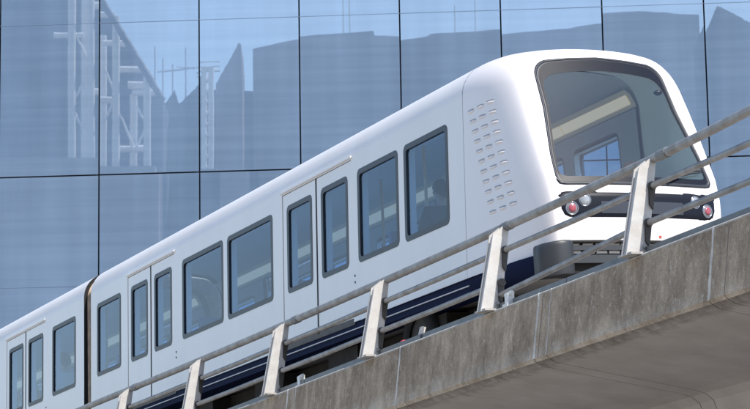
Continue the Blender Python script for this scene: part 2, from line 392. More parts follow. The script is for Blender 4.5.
def build_car(name, label, y0, s_front, s_rear, windows, doors, far_windows=None):
    """y0: lengthwise place of the car's root"""
    rt = root(name, (0, y0, RAIL_Z)); tag(rt, label, 'train car', 'coupled cars of the white people mover')
    Q = lambda t, s, h: (t, s-y0, h-RAIL_Z)
    # body: both sides, roof and end frames
    b = MB()
    for sg in (-1, 1):
        make_side(b, sg, y0, None, 0.0, s_rear, s_front, ZB, ZT, windows, doors)
        for a, c in doors:                                  # door jambs and head
            for e in (a, c):
                b.add([Q(sg*side_t(ZB), e, ZB), Q(sg*side_t(1.36), e, 1.36), Q(sg*side_t(1.36, .06), e, 1.36), Q(sg*side_t(ZB, .06), e, ZB)], [(0, 1, 2, 3)])
            b.add([Q(sg*side_t(1.36), a, 1.36), Q(sg*side_t(1.36), c, 1.36), Q(sg*side_t(1.36, .06), c, 1.36), Q(sg*side_t(1.36, .06), a, 1.36)], [(0, 1, 2, 3)])
    prof = roof_profile(); full = prof+[(-t, h) for t, h in reversed(prof[:-1])]
    ns = 8
    b.grid([[Q(t, s_rear+(s_front-s_rear)*i/ns, h) for t, h in full] for i in range(ns+1)], False, True)
    b.build('body', 'white', rt, weld=False)
    if True:
        e = MB()                                            # end bulkhead frames closing the shell towards the gangway
        ends = [s_rear] if s_front > -2 else [s_front, s_rear]
        for s in ends:
            e = MB()
            ring = [(-side_t(ZB), ZB)]+full+[(side_t(ZB), ZB)]
            inn = [(t*0.90, -0.38+(h+0.4)*0.945) for t, h in ring]
            e.grid([[Q(t, s, h) for t, h in ring], [Q(t, s, h) for t, h in inn]], False, False)
            e.build('end_frame', 'dark', rt)
    # lower skirt: blue band with a thin pale rub line
    for sg in (-1, 1):
        k = MB()
        k.add([Q(sg*1.052, s_rear, ZB), Q(sg*1.052, s_front, ZB), Q(sg*1.050, s_front, -0.54), Q(sg*1.050, s_rear, -0.54),
               Q(sg*0.80, s_front, -0.56), Q(sg*0.80, s_rear, -0.56)], [(0, 1, 2, 3), (3, 2, 4, 5)])
        sk = k.build('skirt', 'blue', rt)
        k = MB()
        x0, x1 = sorted((sg*1.050, sg*1.066))
        k.box(Q(x0, s_rear+.05, -0.478), Q(x1, s_front, -0.468))
        k.build('rub_strip', 'trim', sk)
    # doors
    for a, c in doors:
        mid = 0.5*(a+c)
        for sg in (-1, 1):
            for lo, hi in ((a+0.008, mid-0.020), (mid+0.020, c-0.008)):
                d = MB(); P = lambda s, h, i=0.0: (sg*side_t(h, 0.006+i), s-y0, h-RAIL_Z)
                w0, w1 = lo+0.125, hi-0.115
                zb, zt = -0.355, 1.352
                for q0, q1, g0, g1 in ((lo, hi, zb, WB-.05), (lo, hi, WT+.05, zt)):
                    d.add([P(q0, g0), P(q1, g0), P(q1, g1), P(q0, g1)], [(0, 1, 2, 3)])
                hole_cell(d, P, lo, hi, WB-.05, WT+.05, rrect(w0, w1, WB, WT, 0.07))
                for q in (lo, hi):
                    d.add([P(q, zb), P(q, zt), P(q, zt, .04), P(q, zb, .04)], [(0, 1, 2, 3)])
                d.add([P(lo, zb), P(hi, zb), P(hi, zb, .04), P(lo, zb, .04)], [(0, 1, 2, 3)])
                leaf = d.build('door_leaf', 'white', rt)
                make_window(leaf, 'door_window', sg, y0, w0, w1, inset0=0.006)
            for q in (mid, a, c):                           # rubber seal behind the meeting edges and jambs
                z = MB()
                wd, off, dp = (0.024, 0.0, 0.002) if q == mid else (0.005, 0.004 if q == a else -0.004, 0.006)
                z.add([(sg*side_t(h_, dp+k_), q+off+e_-y0, h_-RAIL_Z) for h_, e_, k_ in ((ZB+.02, -wd, .02), (ZB+.02, -wd*.6, 0), (ZB+.02, wd*.6, 0), (ZB+.02, wd, .02), (1.36, wd, .02), (1.36, wd*.6, 0), (1.36, -wd*.6, 0), (1.36, -wd, .02))],
                      [(0, 1, 6, 7), (1, 2, 5, 6), (2, 3, 4, 5)])
                z.build('door_seal', 'seal', rt)
            z = MB()
            t0, t1 = sorted((sg*(side_t(1.39)-0.01), sg*(side_t(1.39)+0.022)))
            z.box(Q(t0, a-0.03, 1.375), Q(t1, c+0.03, 1.397)); z.build('rain_gutter', 'white', rt)
            z = MB()
            t0, t1 = sorted((sg*0.99, sg*1.064))
            z.box(Q(t0, a, -0.425), Q(t1, c, -0.36)); z.build('door_sill', 'sill', rt)
            if sg < 0:
                for hh in (0.02, 0.09):
                    z = MB(); z.ellipsoid(Q(-side_t(hh)-0.002, c+0.055, hh), (0.006, 0.013, 0.013), 10, 6)
                    z.build('door_button', 'seal', rt)
    for a, c in windows:
        for sg in (-1, 1): make_window(rt, 'window', sg, y0, a, c)
    # interior
    for sg in (-1, 1):
        li = MB()
        make_side(li, sg, y0, None, 0.10, s_rear+.03, s_front, -0.45, 1.36, [(a+.03, c-.03) for a, c in windows], doors, r=0.09)
        li.build('interior_lining', 'lining', rt)
    ipr = roof_profile(0.07); ifull = ipr+[(-t, h) for t, h in reversed(ipr[:-1])]
    li = MB(); li.grid([[Q(t, s, h) for t, h in ifull] for s in (s_rear+.03, s_front)], False, True, True); li.build('ceiling_panel', 'ceil', rt)
    for sg in (-1, 1):
        c = MB()
        c.grid([[Q(sg*0.925, s, 1.375), Q(sg*0.905, s, 1.42), Q(sg*0.86, s, 1.50), Q(sg*0.80, s, 1.545)] for s in (s_rear+.03, s_front)], False, True)
        co = c.build('cantrail_cover', 'cream', rt)
        ln_ = s_front-s_rear; k = 0; s = s_rear+.4
        while s+1.3 < s_front:                              # lit strip lamps set in the cover
            c = MB(); c.grid([[Q(sg*0.900, a, 1.415), Q(sg*0.845, a, 1.505)] for a in (s, s+1.46)], False, False); c.build('strip_lamp', 'lamp', co); s += 1.48
    f = MB(); f.box(Q(-0.96, s_rear, -0.52), Q(0.96, s_front, -0.45)); f.build('floor_pan', 'floor', rt)
    # underframe and bogies
    u = MB(); u.box(Q(-0.62, s_rear+.2, -0.86), Q(0.62, s_front-.2, -0.56))
    for i in range(5):
        s = s_rear+1.6+i*(s_front-s_rear-3.0)/4
        u.box(Q(-0.86, s-.42, -0.80), Q(0.86, s+.42, -0.58))
    u.build('underframe', 'under', rt)
    for s in (s_front-1.55, s_rear+1.9):
        bg = MB(); bg.box(Q(-0.95, s-0.9, -0.92), Q(-0.72, s+0.9, -0.80)); bg.box(Q(0.72, s-0.9, -0.92), Q(0.95, s+0.9, -0.80))
        bg.tube([Q(-0.9, s, -0.79), Q(0.9, s, -0.79)], 0.07)
        bo = bg.build('bogie', 'dark', rt)
        for sg in (-1, 1):
            wv = MB()
            pr = [(0.0, .24), (-.02, .26), (-.02, .36), (.0, .40), (.04, .41), (.16, .41), (.20, .40), (.22, .36), (.22, .26), (.20, .24)]
            rows = [[Q(sg*(0.72+x)-(0 if sg > 0 else 0), s+r*math.cos(2*PI*j/28), -0.79+r*math.sin(2*PI*j/28)) for x, r in pr] for j in range(29)]
            wv.grid(rows, False, True); wo = wv.build('wheel', 'tyre', bo)
            wv = MB(); wv.tube([Q(sg*0.74, s, -0.79), Q(sg*0.90, s, -0.79)], 0.25, 20); wv.tube([Q(sg*0.90, s, -0.79), Q(sg*0.93, s, -0.79)], 0.09, 12)
            wv.build('wheel_rim', 'steelrim', wo)
    return rt, Q

def seat(rt, Q, t, s, face):
    c = MB(); c.box(Q(t-.24, s-.22, -0.06), Q(t+.24, s+.22, 0.0)); 
    so = c.build('passenger_seat', 'seat', rt)
    c = MB(); y = s-face*0.24
    c.box(Q(t-.23, min(y, y-face*.06), 0.0), Q(t+.23, max(y, y-face*.06), 0.48)); c.build('backrest', 'seat', so)
    c = MB(); c.box(Q(t-.05, s-.15, -0.45), Q(t+.05, s+.15, -0.06)); c.build('pedestal', 'seatshell', so)

def pole(rt, Q, t, s):
    c = MB(); c.tube([Q(t, s, -0.45), Q(t, s, 1.62)], 0.017, 10); c.build('grab_pole', 'pole', rt)

C1_REAR, SEAM = -13.82, -1.52
win1 = [(-2.97, -1.89), (-4.21, -3.13), (-8.28, -6.76), (-9.94, -8.44), (-13.53, -12.47)]
door1 = [(-6.44, -4.38), (-12.17, -10.25)]
lead, Q1 = build_car('train_car', 'white leading people mover car with sloping windscreen, climbing towards the concrete parapet', -7.0, SEAM, C1_REAR, win1, door1)
for s, f in ((-2.2, -1), (-3.55, 1), (-7.3, -1), (-9.6, 1), (-13.0, 1)):
    for t in (-0.62, 0.62): seat(lead, Q1, t, s, f)
for t, s in ((-0.45, -3.72), (0.3, -6.6), (-0.4, -7.9), (0.35, -10.3)): pole(lead, Q1, t, s)

# ---- nose of the leading car
RK = 0.5
def front_s(t, h):
    base = -RK*(h-0.24) if h > 0.24 else 0.03*math.sin(min(1, (0.24-h)/0.5)*PI)*1.0
    if 0.14 < h <= 0.40: # ease the change of rake
        k = (h-0.14)/0.26; a = -RK*(0.40-0.24)*k*k; base = a
    w = max(0.0, 1-(abs(t)/0.86)**2)
    return base+0.09*w
ring_half = [(-0.80, -0.42), (-0.825, -0.30), (-0.85, -0.10), (-0.86, 0.10), (-0.865, 0.35), (-0.86, 0.60), (-0.85, 0.85), (-0.83, 1.05), (-0.795, 1.25),
             (-0.74, 1.42), (-0.67, 1.53), (-0.57, 1.60), (-0.42, 1.645), (-0.22, 1.665), (0.0, 1.67)]
def resample(poly, us):
    d = [0]
    for i in range(1, len(poly)): d.append(d[-1]+math.dist(poly[i], poly[i-1]))
    out = []
    for u in us:
        x = u*d[-1]; i = max(j for j in range(len(d)) if d[j] <= x+1e-9); i = min(i, len(poly)-2)
        k = (x-d[i])/(d[i+1]-d[i]); out.append(tuple(poly[i][q]*(1-k)+poly[i+1][q]*k for q in range(len(poly[0]))))
    return out
side_col = [(-side_t(ZB+(ZT-ZB)*i/12), ZB+(ZT-ZB)*i/12) for i in range(13)]
N_S, N_R = 16, 18
us1 = [i/N_S for i in range(N_S+1)]; us2 = [i/N_R for i in range(1, N_R+1)]
def half(inset=0.0):
    A = resample(side_col, us1)+resample(roof_profile(), us2)
    i9 = 9                                                   # ring point reached by the shoulder
    B = resample(ring_half[:i9], us1)+resample(ring_half[i9-1:], us2)
    return A, B
A_, B_ = half()
A_f = A_+[(-t, h) for t, h in reversed(A_[:-1])]
B_f = B_+[(-t, h) for t, h in reversed(B_[:-1])]
def nose_pt(i, v, inset=0.0):
    (ta, ha), (tb, hb) = A_f[i], B_f[i]
    sb = front_s(tb, hb); th = v*PI/2
    f = 1-math.cos(th)**0.92 if v < 1 else 1.0
    g = math.sin(th)
    t = ta+(tb-ta)*f; h = ha+(hb-ha)*f; s = SEAM+0.006+(sb-SEAM-0.006)*g
    if inset:
        t *= (1-inset/1.0); h = h-inset if h > 1.0 else h; s -= inset*g
    return t, s, h
NV = 20
nb = MB()
nb.grid([[Q1(*nose_pt(i, v/NV)) for i in range(len(A_f))] for v in range(NV+1)], False, True)
# front face: loops between the ring and the windscreen outline
def polar(poly, c, n):
    out = []
    for k in range(n):
        a = 2*PI*k/n; d = (math.cos(a), math.sin(a)); best = None
        for i in range(len(poly)):
            p, q = poly[i], poly[(i+1) % len(poly)]
            ex, ey = q[0]-p[0], q[1]-p[1]; den = d[0]*ey-d[1]*ex
            if abs(den) < 1e-12: continue
            l = ((p[0]-c[0])*ey-(p[1]-c[1])*ex)/den; w = ((p[0]-c[0])*d[1]-(p[1]-c[1])*d[0])/den
            if l > 0 and -1e-9 <= w <= 1+1e-9 and (best is None or l > best): best = l
        out.append((c[0]+d[0]*best, c[1]+d[1]*best))
    return out
NP = 144; CEN = (0.0, 0.85)
ringpoly = B_f
def wout(off=0.0, top=0.0):
    """windscreen outline shrunk by off, and by a further top along its upper edge"""
    b, tp = 0.235+off+top*0.35, 1.585-off-top
    wl, wh = 0.815-off, 0.68-off
    bl = [(-wl+.05, b), (-wl+.012, b+.015), (-wl, b+.06)]
    n = 8; cx, cz, r = -wh+0.17, tp-0.20, 0.19
    arc = [(cx-r*math.cos(a)*0.97, cz+r*math.sin(a)) for a in [PI/2*i/n for i in range(n+1)]]
    tops = [(-0.30, tp+0.012), (0, tp+0.03)]
    h = bl+[(-wl+0.02, 0.55), (-wh-0.035+off*0.2, 1.05)]+arc+tops
    return h+[(-x, z) for x, z in reversed(h[:-1])]
RP = polar(ringpoly, CEN, NP); WP = polar(wout(), CEN, NP)
K = 6
rows = []
for k in range(K+1):
    row = []
    for p, q in zip(RP, WP):
        t, h = p[0]+(q[0]-p[0])*k/K, p[1]+(q[1]-p[1])*k/K
        row.append(Q1(t, front_s(t, h), h))
    rows.append(row)
nb.grid(rows, True, True)
nose = nb.build('nose_cone', 'nose', lead, weld=True)
# hairline seam strip behind the nose joint
sm = MB(); sm.grid([[Q1(t*0.996, SEAM+d, h-.003) for t, h in A_f] for d in (-0.004, 0.010)], False, True); sm.build('nose_seam', 'seal', lead)
# lining inside the nose
ln = MB(); ln.grid([[Q1(*nose_pt(i, v/8, 0.06)) for i in range(len(A_f))] for v in range(9)], False, True, True); ln.build('nose_lining', 'nlining', lead)
# windscreen: frit ring, trim line, glass
def loop(poly, lift): return [Q1(t, front_s(t, h)+lift, h) for t, h in polar(poly, CEN, NP)]
fr = MB(); fr.grid([loop(wout(-.004), -0.03), loop(wout(-.004), 0.006), loop(wout(0.016), 0.008), loop(wout(0.017), 0.003)], True, True)
ws = fr.build('windscreen_frame', 'gasket', lead)
fr = MB(); fr.grid([loop(wout(0.017), 0.003), loop(wout(0.026), 0.004)], True, True); fr.build('trim_strip', 'bumpbar', ws)
fr = MB(); fr.grid([loop(wout(0.026), 0.004), loop(wout(0.035, .04), 0.003), loop(wout(0.044, 0.105), 0.003)], True, True); fr.build('black_border', 'frit', ws)
gp = polar(wout(0.044, 0.105), CEN, NP); gr = []
for k in range(7):
    gr.append([Q1(CEN[0]+(p[0]-CEN[0])*(1-k/6.001), front_s(CEN[0]+(p[0]-CEN[0])*(1-k/6.001), CEN[1]+(p[1]-CEN[1])*(1-k/6.001)), CEN[1]+(p[1]-CEN[1])*(1-k/6.001)) for p in gp])
g = MB(); g.grid(gr, True, True); g.build('windscreen_glass', 'wind', ws)
# wiper and corner camera
w = MB(); w.tube([Q1(t, front_s(t, h)+.03, h) for t, h in ((0.30, 0.27), (0.45, 0.33), (0.60, 0.37), (0.73, 0.39))], [0.012, 0.010, 0.008, 0.006], 8)
w.tube([Q1(t, front_s(t, h)+.022, h) for t, h in ((0.36, 0.34), (0.55, 0.385), (0.75, 0.415))], 0.008, 8); w.build('wiper', 'seal', lead)
w = MB(); t, h = 0.60, 1.27; w.ellipsoid(Q1(t, front_s(t, h)-.03, h), (0.045, 0.04, 0.028), 12, 8); w.build('camera_housing', 'gasket', lead)
# light band
band = MB(); cols = 40
def band_h(t):
    x = max(0.0, abs(t)-0.70)/0.125
    lo = -0.095+0.11*(1-math.sqrt(max(0, 1-min(1, x)**2))); hi = 0.172-0.03*(min(1, x)**3)
    return lo, hi
rows = []
for j in range(9):
    row = []
    for i in range(cols+1):
        t = -0.825+1.65*i/cols; lo, hi = band_h(t); h = lo+(hi-lo)*j/8
        row.append(Q1(t, front_s(t, h)+(0.008 if 0 < j < 8 and 0 < i < cols else -0.004), h))
    rows.append(row)
band.grid(rows, False, True); bo = band.build('light_band', 'frit', lead)
pl = MB(); pl.grid([[Q1(t, front_s(t, h)+.014, h) for t in [-.43+.86*i/10 for i in range(11)]] for h in (-0.05, 0.01, 0.065)], False, True); pl.build('display_plate', 'panel', bo)
for sg in (-1, 1):
    for (t, h, r, kind) in ((0.585, 0.078, 0.052, 0), (0.715, 0.0, 0.054, 1)):
        t *= sg; y = front_s(t, h)
        hl = MB(); n = 20
        tilt = 0.40*sg
        ringp = lambda rr, lift: [Q1(t+rr*math.cos(2*PI*j/n), y+lift-tilt*rr*math.cos(2*PI*j/n)*.6, h+rr*1.08*math.sin(2*PI*j/n)) for j in range(n)]
        hl.grid([ringp(r*1.15, 0.002), ringp(r*1.1, 0.014), ringp(r*0.97, 0.015), ringp(r*0.9, 0.008)], True, True)
        ho = hl.build('headlight' if not kind else 'tail_light', 'lensring', bo)
        q = MB(); q.grid([ringp(r*0.92, 0.010), ringp(r*0.75, 0.017), ringp(r*0.4, 0.021), ringp(r*0.02, 0.022)], True, True); q.build('lens', 'lensdim' if kind else 'lens', ho)
        if kind: q = MB(); q.grid([ringp(r*0.64, 0.019), ringp(r*0.60, 0.024), ringp(r*0.3, 0.026), ringp(r*0.01, 0.027)], True, True); q.build('red_lamp', 'redglow', ho)
bd = MB(); bd.grid([[Q1(t, front_s(t, h)+.006, h) for t in (.162, .175, .19)] for h in (-.272, -.26, -.248)], False, True); bd.build('badge', 'badge', lead)
# bumper: corner blocks, bars between
bpo = None
for sg in (-1, 1):
    bm_ = MB()
    pl2 = [(sg*0.755, 0.115)]
    for i in range(11):
        a = PI/2*i/10; pl2.append((sg*(0.83+0.20*math.sin(a)), -0.07+0.19*math.cos(a)))
    pl2 += [(sg*1.03, -0.16), (sg*0.90, -0.18), (sg*0.755, -0.1)]
    hs = [(-0.62, .97), (-0.60, 1.0), (-0.345, 1.0), (-0.322, .985), (-0.308, .94), (-0.303, .88)]
    cx, cy = sg*0.88, -0.04
    rows = [[Q1(cx+(x-cx)*k, cy+(y-cy)*k, h-0.02*max(0, abs(x)-.83)/.2) for x, y in pl2] for h, k in hs]
    bm_.grid(rows, True, True); bm_.add(rows[-1], [tuple(range(len(pl2)))]); bm_.add(rows[0], [tuple(range(len(pl2)))])
    bm_.build('bumper_corner', 'bumper', lead)
def bar(nm, mat, h0, h1, dep, par):
    q = MB(); ts = [-.75+1.50*i/12 for i in range(13)]
    fs = lambda t: 0.05+dep+0.09*(1-(t/.86)**2)
    q.grid([[Q1(t, fs(t)-.3, h0) for t in ts], [Q1(t, fs(t), h0) for t in ts], [Q1(t, fs(t), h1) for t in ts], [Q1(t, fs(t)-.3, h1) for t in ts]], False, False)
    return q.build(nm, mat, par)
bpo = bar('bumper', 'dark', -0.60, -0.30, -0.05, lead)
bar('bumper_lip', 'dark', -0.325, -0.305, 0.02, bpo); bar('bumper_bar', 'bumpbar', -0.395, -0.350, 0.0, bpo); bar('bumper_bar', 'bumpbar', -0.515, -0.44, 0.005, bpo)
# front skirt (blue) under the nose sides
for sg in (-1, 1):
    k = MB()
    pts = [(sg*1.052, SEAM), (sg*1.045, -0.9), (sg*1.02, -0.5), (sg*0.98, -0.2), (sg*0.86, 0.0)]
    k.grid([[Q1(x, y, ZB+0.004) for x, y in pts], [Q1(x, y, -0.54) for x, y in pts], [Q1(x*.8, y, -0.56) for x, y in pts]], False, True)
    k.build('nose_skirt', 'blue', nose)
# louvres pressed in the nose flanks: three columns of scoops
bpy.context.view_layer.update()
def nose_surface(sg, s, h):
    best = None
    for i in range(len(A_f)):
        if sg*A_f[i][0] < 0.3: continue
        for v in range(NV+1):
            p = nose_pt(i, v/NV); d = (p[1]-s)**2+(p[2]-h)**2
            if best is None or d < best[0]: best = (d, i, v)
    _, i, v = best
    # local linear refinement
    p = Vector(nose_pt(i, v/NV)); a = Vector(nose_pt(i, min(1, v/NV+.02)))-Vector(nose_pt(i, max(0, v/NV-.02)))
    j = min(len(A_f)-2, max(1, i)); c = Vector(nose_pt(j+1, v/NV))-Vector(nose_pt(j-1, v/NV))
    n = a.cross(c).normalized()
    if n.x*sg < 0: n = -n
    q = Vector((p.x, s, h)); q.x = p.x-(n.y*(s-p.y)+n.z*(h-p.z))/n.x
    return q, n, a.normalized()
lv_mesh = None
for sg in (-1, 1):
    for r in range(11):
        for c in range(3):
            s = -1.335+c*0.195+0.040*r; h = 1.215-0.107*r+0.004*c
            q, n, a = nose_surface(sg, s, h)
            if lv_mesh is None:
                l = MB(); nn = 10
                # recess shade painted as a flat grey ellipse, with a raised lip below it
                rows = []
                for i in range(7):
                    th = PI*i/6; row = []
                    for j in range(nn+1):
                        x = -1+2*j/nn; w = math.sqrt(max(0, 1-x*x))
                        row.append((0.014*w*math.sin(th), 0.074*x, -0.007+0.013*w*math.cos(th)))
                    rows.append(row)
                l.mat('nose'); l.add([(0.0015+0.004*0, 0.070*math.cos(2*PI*j/20), 0.010+0.009*math.sin(2*PI*j/20)) for j in range(20)], [tuple(range(20))], False, 'louvre_shade')
                l.grid(rows, False, True, False, 'nose'); lo = l.build('louvre', 'nose', nose); lv_mesh = lo.data
            else:
                lo = bpy.data.objects.new('louvre', lv_mesh); COL.objects.link(lo); lo.parent = nose
            z = n.cross(a).normalized()
            if z.z < 0: z = -z
            yv = z.cross(n).normalized()
            mm = Matrix((n, yv, z)).transposed().to_4x4(); mm.translation = Vector(Q1(*q))
            lo.matrix_local = mm
# console under the windscreen, bulkhead posts
cs = MB(); cs.prism([Q1(-.78, -.12, 0.20), Q1(.78, -.12, 0.20), Q1(.80, -.62, 0.16), Q1(-.80, -.62, 0.16)], (0, 0, -0.55)); cs.build('console', 'floor', lead)
nf = MB(); nf.box(Q1(-0.9, SEAM, -0.52), Q1(0.9, -0.15, -0.45)); nf.build('nose_floor', 'floor', lead)

# ---- second car
C2_FRONT, C2_REAR = -14.15, -27.0
d0 = -14.15+0.0
win2 = [(-15.70, -14.55), (-19.95, -18.70), (-21.35, -20.15), (-26.4, -25.2)]
door2 = [(-18.18, -16.08), (-24.6, -22.5)]
rear, Q2 = build_car('train_car', 'white second people mover car, lower down behind the beige gangway bellows', -20.5, C2_FRONT, C2_REAR, win2, door2)
for s, f in ((-15.0, -1), (-16.9+.0, 1), (-19.4, -1), (-21.0, 1)):
    for t in (-0.62, 0.62): seat(rear, Q2, t, s, f)
pole(rear, Q2, 0.3, -16.2); pole(rear, Q2, -0.3, -18.5)
bl = MB(); rows = []
prof = [(-side_t(ZB)+.005, -0.45)]+roof_profile()
full = prof+[(-t, h) for t, h in reversed(prof[:-1])]
nf_ = 13
for i in range(nf_+1):
    s = C1_REAR-0.07+(C2_FRONT-C1_REAR+.10)*i/nf_
    ins = 0.03 if i % 2 else 0.075
    if i in (0, nf_): ins = 0.25
    rows.append([Q2(t*(1-ins), s, h-(ins if h > 1.0 else 0)) for t, h in full])
bl.grid(rows, False, False); bl.build('gangway_bellows', 'bellow', rear)
cp = MB(); cp.box(Q2(-0.12, C2_FRONT-.1, -0.85), Q2(0.12, C1_REAR+.1, -0.70)); cp.build('coupler', 'dark', rear)

# ------------------------------------------------------------------ people in the cars
def person(label, t, s, face, floor_h, cloth, hairm, lean=0.0, shrink=1.0):
    rt = bpy.data.objects.new('person', None); COL.objects.link(rt)
    rt.matrix_world = TR @ Matrix.Translation((t, s, floor_h)) @ Matrix.Rotation(0 if face > 0 else PI, 4, 'Z') @ Matrix.Scale(shrink, 4)
    tag(rt, label, 'person', 'passengers riding in the train')
    def skin(name, verts, edges, radii, mat, parent, sub=2):
        me = bpy.data.meshes.new(name); me.from_pydata(verts, edges, [])
        ob = bpy.data.objects.new(name, me); COL.objects.link(ob)
        md = ob.modifiers.new('s', 'SKIN'); md.use_smooth_shade = True
        for i, r in enumerate(radii):
            v = me.skin_vertices[0].data[i]; v.radius = (r, r) if not isinstance(r, tuple) else r
            v.use_root = (i == 0)
        ob.modifiers.new('u', 'SUBSURF').render_levels = sub; ob.modifiers['u'].levels = sub
        dg = bpy.context.evaluated_depsgraph_get(); dg.update()
        m2 = bpy.data.meshes.new_from_object(ob.evaluated_get(dg)); m2.materials.clear(); m2.materials.append(M[mat])
        for p in m2.polygons: p.use_smooth = True
        bpy.data.objects.remove(ob); o = bpy.data.objects.new(name, m2); COL.objects.link(o); o.parent = parent
        return o
    V = [(0, 0, .54), (0, -.03, .72), (0, -.04+lean, .92), (0, -.02+lean, 1.03), (0, 0+lean, 1.10), (0, .015+lean, 1.17), (0, .01+lean, 1.25), (0, 0+lean, 1.30)]
    R = [.12, .115, .13, .085, .052, .074, .088, .062]
    E = [(i, i+1) for i in range(7)]
    for sg in (-1, 1):
        n = len(V)
        V += [(sg*.09, .03, .52), (sg*.11, .46, .52), (sg*.11, .42, .10), (sg*.11, .52, .05), (sg*.11, .60, .04)]
        R += [.09, .065, .042, .045, .03]; E += [(0, n), (n, n+1), (n+1, n+2), (n+2, n+3), (n+3, n+4)]
        n = len(V)
        V += [(sg*.18, -.02+lean, 1.00), (sg*.23, .04, .76), (sg*.15, .26, .64), (sg*.12, .33, .62)]
        R += [.058, .044, .030, (.036, .018)]; E += [(2, n), (n, n+1), (n+1, n+2), (n+2, n+3)]
        h = n+3
        for kf, (dx, ln) in enumerate(((-.028, .055), (-.01, .065), (.009, .062), (.027, .05))):
            k = len(V); V += [(sg*(.12)+dx, .33+ln*.6, .612), (sg*.12+dx, .33+ln, .592)]; R += [.009, .008]; E += [(h, k), (k, k+1)]
        k = len(V); V += [(sg*.12-sg*.045, .335, .625), (sg*.12-sg*.055, .365, .612)]; R += [.010, .009]; E += [(h, k), (k, k+1)]
    skin('body', V, E, R, 'skin', rt)
    TV = [(0, 0, .54), (0, -.03, .72), (0, -.04+lean, .92), (0, -.025+lean, 1.02)]; TRR = [.135, .13, .146, .10]; TE = [(0, 1), (1, 2), (2, 3)]
    for sg in (-1, 1):
        n = len(TV); TV += [(sg*.18, -.02+lean, 1.00), (sg*.23, .04, .76), (sg*.165, .22, .66)]; TRR += [.072, .058, .045]; TE += [(2, n), (n, n+1), (n+1, n+2)]
    skin('jacket', TV, TE, TRR, cloth, rt)
    LV = [(0, 0, .53)]; LR = [.14]; LE = []
    for sg in (-1, 1):
        n = len(LV); LV += [(sg*.09, .03, .52), (sg*.11, .46, .52), (sg*.11, .42, .12)]; LR += [.10, .075, .055]; LE += [(0, n), (n, n+1), (n+1, n+2)]
    skin('trousers', LV, LE, LR, 'jeans', rt)
    hm = MB(); rows = []
    for i in range(9 if hairm else 0):                                       # cap of hair, lower at the back
        a = PI/2*i/8
        rows.append([(0.098*math.cos(a)*math.cos(b), lean-0.008+0.108*math.cos(a)*math.sin(b), 1.235+0.115*math.sin(a)-(0.10*math.cos(a)*max(0, -math.sin(b)) if True else 0)+(0.02*max(0, math.sin(b))*math.cos(a))) for b in [2*PI*j/20 for j in range(20)]])
    if hairm: hm.grid(rows, True, True); hm.build('hair', hairm, rt)
    fc = MB()
    for sg in (-1, 1): fc.ellipsoid((sg*.034, .088+lean, 1.225), (.012, .008, .007), 10, 6)
    fc.build('eyes', 'eye', rt)
    fc = MB(); fc.ellipsoid((0, .098+lean, 1.195), (.012, .016, .022), 10, 6); 
    for sg in (-1, 1): fc.ellipsoid((sg*.090, .0+lean, 1.205), (.010, .018, .030), 10, 6)
    fc.build('nose_and_ears', 'skin', rt)
    fc = MB(); fc.ellipsoid((0, .088+lean, 1.152), (.024, .008, .007), 10, 6); fc.build('mouth', 'lip', rt)
    return rt
person('passenger in a dark coat, seen through the side window next to the nose', -0.58, -3.05, -1, -0.45, 'coatdk', 'hair')
person('passenger in a white shirt behind the window left of the bellows', -0.58, -16.62, -1, -0.45, 'shirtw', 'hair', 0.0, 1.06)
person('passenger low behind the windscreen, only the face showing over the sill', 0.66, -1.26, 1, -0.45, 'shirtr', None, 0.0, 0.92)

# ------------------------------------------------------------------ guideway
def ptop(s): return -1.075+0.0125*s                        # concrete parapet top edge
def rtop(s):
    c = lambda x: -0.288+0.0153*x+0.00086*x*x
    if s > 6.5: return c(6.5)+0.0125*(s-6.5)
    if s < -11: return c(-11)+0.002*(s+11)
    return c(s)
GS, GE = -46.0, 26.0
via = root('viaduct', (0, 0, -3.4)); tag(via, 'weathered grey concrete guideway viaduct carrying the white train', 'viaduct')
Qv = lambda t, s, h: (t, s, h+3.4)
# joint positions: a wide panel, then a narrow closing strip
joints = [1.62+2.95*k for k in range(-16, 9)]
STRIP = 0.235
def pbot(s): return ptop(s)-0.585
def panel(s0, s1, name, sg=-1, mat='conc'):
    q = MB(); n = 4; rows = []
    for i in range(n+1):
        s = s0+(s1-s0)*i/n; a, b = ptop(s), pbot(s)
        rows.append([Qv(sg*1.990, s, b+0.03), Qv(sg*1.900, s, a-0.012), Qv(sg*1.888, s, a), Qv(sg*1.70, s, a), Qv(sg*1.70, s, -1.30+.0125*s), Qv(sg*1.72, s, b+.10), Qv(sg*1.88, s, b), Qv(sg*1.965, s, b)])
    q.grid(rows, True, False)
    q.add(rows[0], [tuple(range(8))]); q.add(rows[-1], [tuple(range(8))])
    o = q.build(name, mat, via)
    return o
def soffit_pts(s, sg):
    b = pbot(s)
    return [Qv(sg*1.962, s, b-.001), Qv(sg*1.90, s, b-.035), Qv(sg*1.2, s, b-.165), Qv(sg*0.62, s, b-.268), Qv(sg*0.50, s, b-.30), Qv(sg*0.42, s, b-.36), Qv(sg*0.39, s, b-.46), Qv(sg*0.36, s, b-1.5)]
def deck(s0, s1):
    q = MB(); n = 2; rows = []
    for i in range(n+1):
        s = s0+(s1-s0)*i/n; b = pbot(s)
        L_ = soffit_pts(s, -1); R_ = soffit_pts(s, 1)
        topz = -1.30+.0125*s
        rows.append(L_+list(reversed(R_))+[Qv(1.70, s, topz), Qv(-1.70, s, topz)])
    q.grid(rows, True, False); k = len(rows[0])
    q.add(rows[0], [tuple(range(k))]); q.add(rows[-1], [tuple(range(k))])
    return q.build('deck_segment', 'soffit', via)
prev = GS
cuts = []
for j in joints+[None]:
    if j is None: cuts.append((prev, GE)); break
    cuts.append((prev, j)); cuts.append((j, j+STRIP)); prev = j+STRIP
g = 0.006
